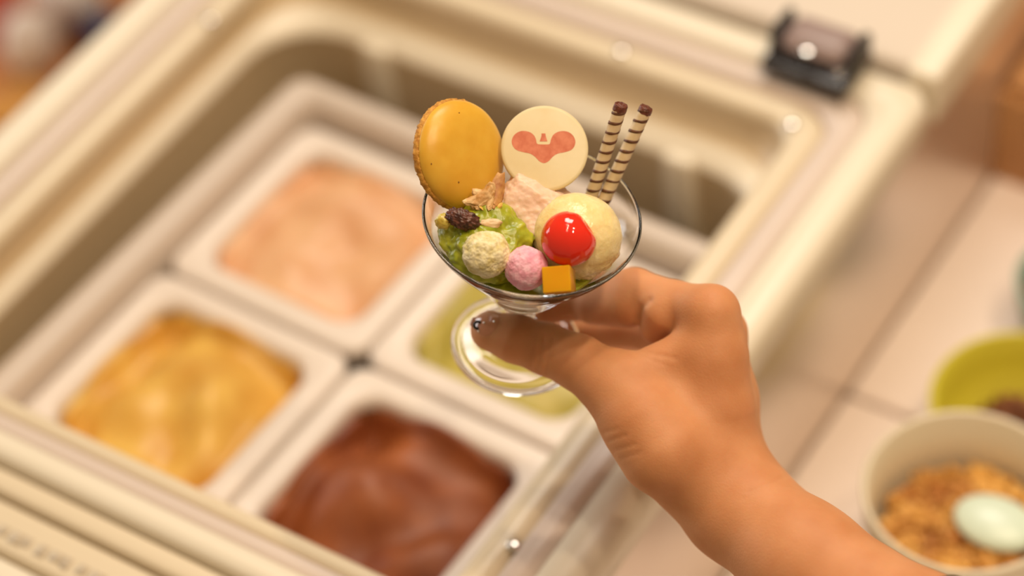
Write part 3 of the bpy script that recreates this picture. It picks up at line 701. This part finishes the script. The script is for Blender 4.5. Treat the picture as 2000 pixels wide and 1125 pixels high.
def hand_sdf(P):
    palm = chain(P, FOREARM, 10)
    def add(d, k=9.0):
        nonlocal palm
        palm = smin(palm, d, k)
    # ulnar side of the forearm, so that it is oval
    add(chain(P, [(2030, 1450, 55, 28), (1800, 1268, 22, 25), (1575, 1092, -12, 21.5), (1452, 975, -36, 19), (1402, 915, -45, 18)], 8), 8)
    add(chain(P, [(1388, 905, -24, 22), (1394, 800, -19, 15.5), (1394, 700, -16, 12.5), (1389, 612, -14, 10.8)], 8))
    add(chain(P, [(1405, 895, -38, 17), (1410, 780, -36, 14), (1408, 648, -36, 10)], 8))
    add(chain(P, [(1412, 895, -50, 15), (1418, 790, -54, 12.5), (1412, 692, -56, 9.8)], 8))
    add(chain(P, [(1405, 900, -58, 14), (1412, 810, -68, 11.5), (1406, 737, -72, 9.2)], 8))
    add(chain(P, [(1345, 905, -14, 19), (1298, 878, -8, 17.5), (1250, 817, -10, 15.6), (1195, 750, -16, 12.4)], 8))
    add(tri(P, HP(1205, 752, -16), HP(1390, 668, -16), HP(1390, 880, -20), 9.5), 9)
    add(tri(P, HP(1385, 650, -20), HP(1398, 740, -70), HP(1395, 890, -45), 9.5), 8)
    add(tri(P, HP(1300, 870, -20), HP(1370, 760, -66), HP(1390, 900, -50), 11), 8)
    th = smin(palm, chain(P, THUMB, 3.0), 6.0)
    th = smin(th, cone(P, HP(1000, 668, -24), HP(965, 652, -27), 8.0, 6.6), 3.0)
    ix = smin(palm, chain(P, INDEX, 2.6), 5.0)
    ix = smin(ix, cone(P, HP(1296, 612, -27), HP(1281, 640, -32), 9.0, 7.0), 4.0)
    ix = smin(ix, cone(P, HP(1226, 596, -40), HP(1160, 598, -49), 9.8, 8.0), 3.0)
    md = smin(palm, chain(P, MIDDLE, 2.6), 5.0)
    rg = smin(palm, chain(P, RING, 2.6), 4.0)
    pk = smin(palm, chain(P, PINKY, 2.6), 4.0)
    d = np.minimum(np.minimum(np.minimum(th, ix), md), np.minimum(rg, pk))
    return d
def crease_offset(P):
    # perspective-correct image position of each point
    zz = (1000.0 - P[..., 2])
    px = P[..., 0] / zz * FPX + 1000; py = 562.5 - P[..., 1] / zz * FPX
    off = np.zeros(P.shape[:-1], np.float32)
    front = P[..., 2] > -46
    for pts, wd, dp in CREASES:
        pts = np.array(pts, float); best = np.full(off.shape, 1e9, np.float32)
        for a, b in zip(pts[:-1], pts[1:]):
            e = b - a; t = np.clip(((px - a[0]) * e[0] + (py - a[1]) * e[1]) / (e @ e), 0, 1)
            best = np.minimum(best, (px - a[0] - t * e[0]) ** 2 + (py - a[1] - t * e[1]) ** 2)
        off += np.where(front, dp * np.exp(-best / (wd * 4.7) ** 2), 0).astype(np.float32)
    return off
def surface_nets(f, lo, hi, step):
    n = np.ceil((hi - lo) / step).astype(int) + 1
    xs = [lo[i] + step * np.arange(n[i]) for i in range(3)]
    D = np.empty(n, np.float32)
    # coarse pass to skip far blocks
    B = 12
    for i in range(0, n[0], B):
        for j in range(0, n[1], B):
            for k in range(0, n[2], B):
                sl = (slice(i, min(i + B, n[0])), slice(j, min(j + B, n[1])), slice(k, min(k + B, n[2])))
                c = np.array([[xs[0][sl[0]].mean(), xs[1][sl[1]].mean(), xs[2][sl[2]].mean()]], np.float32)
                blocks.append((sl, c))
    C = np.vstack([b[1] for b in blocks]); dc = f(C)
    rad = step * B * 0.9 + 3
    for (sl, c), v in zip(blocks, dc):
        if abs(v) > rad: D[sl] = v
        else:
            g = np.stack(np.meshgrid(xs[0][sl[0]], xs[1][sl[1]], xs[2][sl[2]], indexing='ij'), -1).astype(np.float32)
            sh = g.shape[:3]; D[sl] = f(g.reshape(-1, 3)).reshape(sh)
    S = D < 0
    cells = np.zeros(n - 1, np.int8)
    for a in (0, 1):
        for b in (0, 1):
            for c in (0, 1):
                cells += S[a:n[0] - 1 + a, b:n[1] - 1 + b, c:n[2] - 1 + c]
    act = (cells > 0) & (cells < 8)
    idx = -np.ones(n - 1, np.int64); I = np.argwhere(act); idx[act] = np.arange(len(I))
    acc = np.zeros((len(I), 3)); cnt_ = np.zeros(len(I))
    corners = [(a, b, c) for a in (0, 1) for b in (0, 1) for c in (0, 1)]
    val = {c: D[I[:, 0] + c[0], I[:, 1] + c[1], I[:, 2] + c[2]] for c in corners}
    for c in corners:
        for ax in range(3):
            if c[ax] == 0:
                e = list(c); e[ax] = 1; e = tuple(e)
                v0, v1 = val[c], val[e]; m = (v0 < 0) != (v1 < 0)
                t = np.where(m, v0 / np.where(m, v0 - v1, 1), 0)
                p = np.tile(np.array(c, float), (len(I), 1)); p[:, ax] += t
                acc[m] += p[m]; cnt_[m] += 1
    V = (I + acc / cnt_[:, None]) * step + lo
    Fq = []
    for ax in range(3):
        o1, o2 = [(1, 2), (2, 0), (0, 1)][ax]
        s0 = [slice(None)] * 3; s1 = [slice(None)] * 3
        s0[ax] = slice(0, n[ax] - 1); s1[ax] = slice(1, n[ax])
        cr = S[tuple(s0)] != S[tuple(s1)]
        E_ = np.argwhere(cr); sgn = S[tuple(s0)][cr]
        ok = (E_[:, o1] > 0) & (E_[:, o2] > 0) & (E_[:, o1] < n[o1] - 1) & (E_[:, o2] < n[o2] - 1)
        E_ = E_[ok]; sgn = sgn[ok]
        def cell(d1, d2):
            q = E_.copy(); q[:, o1] -= d1; q[:, o2] -= d2
            return idx[q[:, 0], q[:, 1], q[:, 2]]
        a, b, c, d = cell(1, 1), cell(0, 1), cell(0, 0), cell(1, 0)
        Q = np.stack([a, b, c, d], 1); Q[~sgn] = Q[~sgn][:, ::-1]
        Fq.append(Q)
    return V, np.vstack(Fq)
blocks = []
allp = np.array([HP(*p[:3]) for ch in (FOREARM, THUMB, INDEX, MIDDLE, RING, PINKY) for p in ch])
lo = allp.min(0) - 16; hi = allp.max(0) + 30
hi[0] = HP(1960, 1300, 60)[0]; lo[1] = HP(1900, 1330, 60)[1]       # the arm leaves the picture here
HV, HF = surface_nets(hand_sdf, lo.astype(np.float64), hi.astype(np.float64), 1.0)
# project onto the exact surface, then press the creases in
for _ in range(2):
    P = HV.astype(np.float32); d0 = hand_sdf(P); g = np.stack([hand_sdf(P + np.eye(3, dtype=np.float32)[i] * 0.4) - d0 for i in range(3)], 1) / 0.4
    g /= np.maximum(np.linalg.norm(g, axis=1, keepdims=True), 1e-6)
    HV = HV - np.clip(d0, -0.8, 0.8)[:, None] * g * 0.8
HV = HV - g * crease_offset(HV.astype(np.float32))[:, None]
def h2w(v):
    v = np.asarray(v, float).copy(); v[:, 2] -= 1000.0
    return toworld(v * (DIST / 1000.0))
M['skin'] = mat('skin', (0.60, 0.29, 0.15), 0.55, sss=0.45, sssr=(0.012, 0.0034, 0.0014), ssss=0.6, spec=0.3)
vary(M['skin'], (0.56, 0.238, 0.10), (0.66, 0.315, 0.152), 45, 4, 0.3, 0.7, bump=0.35, bscale=900, bdist=0.0004)
person = mk('person', h2w(HV), HF, M['skin'], origin=h2w([HP(1388, 918, -30)])[0])
tag(person, 'bare right hand and forearm holding the sundae glass by its stem', 'person')

# thumb nail: patch laid on the tip
ax = HP(958, 646, -31) - HP(1010, 662, -29); ax /= np.linalg.norm(ax)
nd = np.array([-0.12, 0.42, 0.90], np.float32); nd -= ax * (nd @ ax); nd /= np.linalg.norm(nd)
sd = np.cross(ax, nd)
NV = []; NF = []; nu, nv = 17, 21
ctr = HP(956, 646, -31)
for j in range(nv):
    for i in range(nu):
        u = (i / (nu - 1) * 2 - 1); v = j / (nv - 1)
        wdt = 5.6 * (1 - abs(2 * v - 1) ** 3.2 * (0.9 if v < 0.5 else 0.55))
        ang_ = u * wdt / 8.0
        base = ctr + ax * (-5.0 + 13.0 * v) 
        dr = nd * math.cos(ang_) + sd * math.sin(ang_)
        NV.append((base, dr))
B_ = np.array([b for b, _ in NV], np.float32); Dn = np.array([d for _, d in NV], np.float32)
tt = np.full(len(B_), 22.0, np.float32)
for _ in range(60):
    tt -= np.clip(hand_sdf(B_ + Dn * tt[:, None]), -2, 2) * 0.7
vv = np.repeat(np.linspace(0, 1, nv), nu)
tt = np.maximum(tt, 6.2 - 1.2 * vv) + 0.26 * (1 - np.maximum(np.abs(np.tile(np.linspace(-1, 1, nu), nv)), np.abs(2 * vv - 1)) ** 4) - 0.07
top = B_ + Dn * tt[:, None]
bot = B_ + Dn * (tt - 0.8)[:, None]
for j in range(nv - 1):
    for i in range(nu - 1):
        q = j * nu + i; NF.append((q, q + 1, q + nu + 1, q + nu)); m_ = nu * nv; NF.append((m_ + q, m_ + q + nu, m_ + q + nu + 1, m_ + q + 1))
edge = [i for i in range(nu)] + [j * nu + nu - 1 for j in range(1, nv)] + [(nv - 1) * nu + i for i in range(nu - 2, -1, -1)] + [j * nu for j in range(nv - 2, 0, -1)]
for k in range(len(edge)):
    e, e2_ = edge[k], edge[(k + 1) % len(edge)]; NF.append((e2_, e, nu * nv + e, nu * nv + e2_))
M['nail'] = mat('nail_gloss', (0.60, 0.25, 0.13), 0.15, coat=0.8, coatr=0.05)
nail = mk('thumb_nail', h2w(np.vstack([top, bot])), NF, M['nail'], person)
def on_nail(u, v):
    i = int(round((u + 1) / 2 * (nu - 1))); j = int(round(v * (nv - 1))); return top[j * nu + i], Dn[j * nu + i]
# small black ring-shaped charm on the nail, and chrome beads standing in for glints
p_, n_ = on_nail(-0.35, 0.72)
TV_, TF_ = revolve([(1.5 + 0.62 * math.cos(t), 0.5 * math.sin(t)) for t in np.linspace(0, 2 * math.pi, 12, endpoint=False)], 24)
f_ = frame_from(n_, ax)
mk('nail_charm', h2w(TV_ @ f_ + p_ + n_ * 0.2), TF_, M['dark'], person)['label'] = 'small black ring on the thumb nail'
for u, v in ((-0.7, 0.6), (-0.1, 0.5), (0.1, 0.2)):
    p_, n_ = on_nail(u, v)
    mk('nail_glint_bead', h2w(sv * 0.55 + p_ + n_ * 0.2), sf, M['chrome'], person)
# dark wristband just entering the picture
a0, a1 = HP(1800, 1262, 48), HP(2030, 1440, 85)
dirv = (a1 - a0) / np.linalg.norm(a1 - a0)
f_ = frame_from(dirv, np.array([0, 0, 1.0]))
bc = HP(1818, 1274, 36).astype(np.float64)
angs = np.linspace(0, 2 * math.pi, 72, endpoint=False)
dr = np.array([f_[0] * math.cos(t) + f_[1] * math.sin(t) for t in angs])
tr = np.full(72, 70.0)
for _ in range(50):
    tr -= np.clip(hand_sdf((bc + dr * tr[:, None]).astype(np.float32)), -4, 4) * 0.7
V = []; F = []
for k in range(72):
    for j in range(10):
        t = 2 * math.pi * j / 10
        V.append(bc + dr[k] * (tr[k] + 0.9 + 1.3 * math.cos(t)) + dirv * (1.5 * math.sin(t)))
for k in range(72):
    for j in range(10):
        F.append((k * 10 + j, ((k + 1) % 72) * 10 + j, ((k + 1) % 72) * 10 + (j + 1) % 10, k * 10 + (j + 1) % 10))
mk('wristband', h2w(np.array(V)), F, M['dark'], person)['label'] = 'thin black band round the forearm'
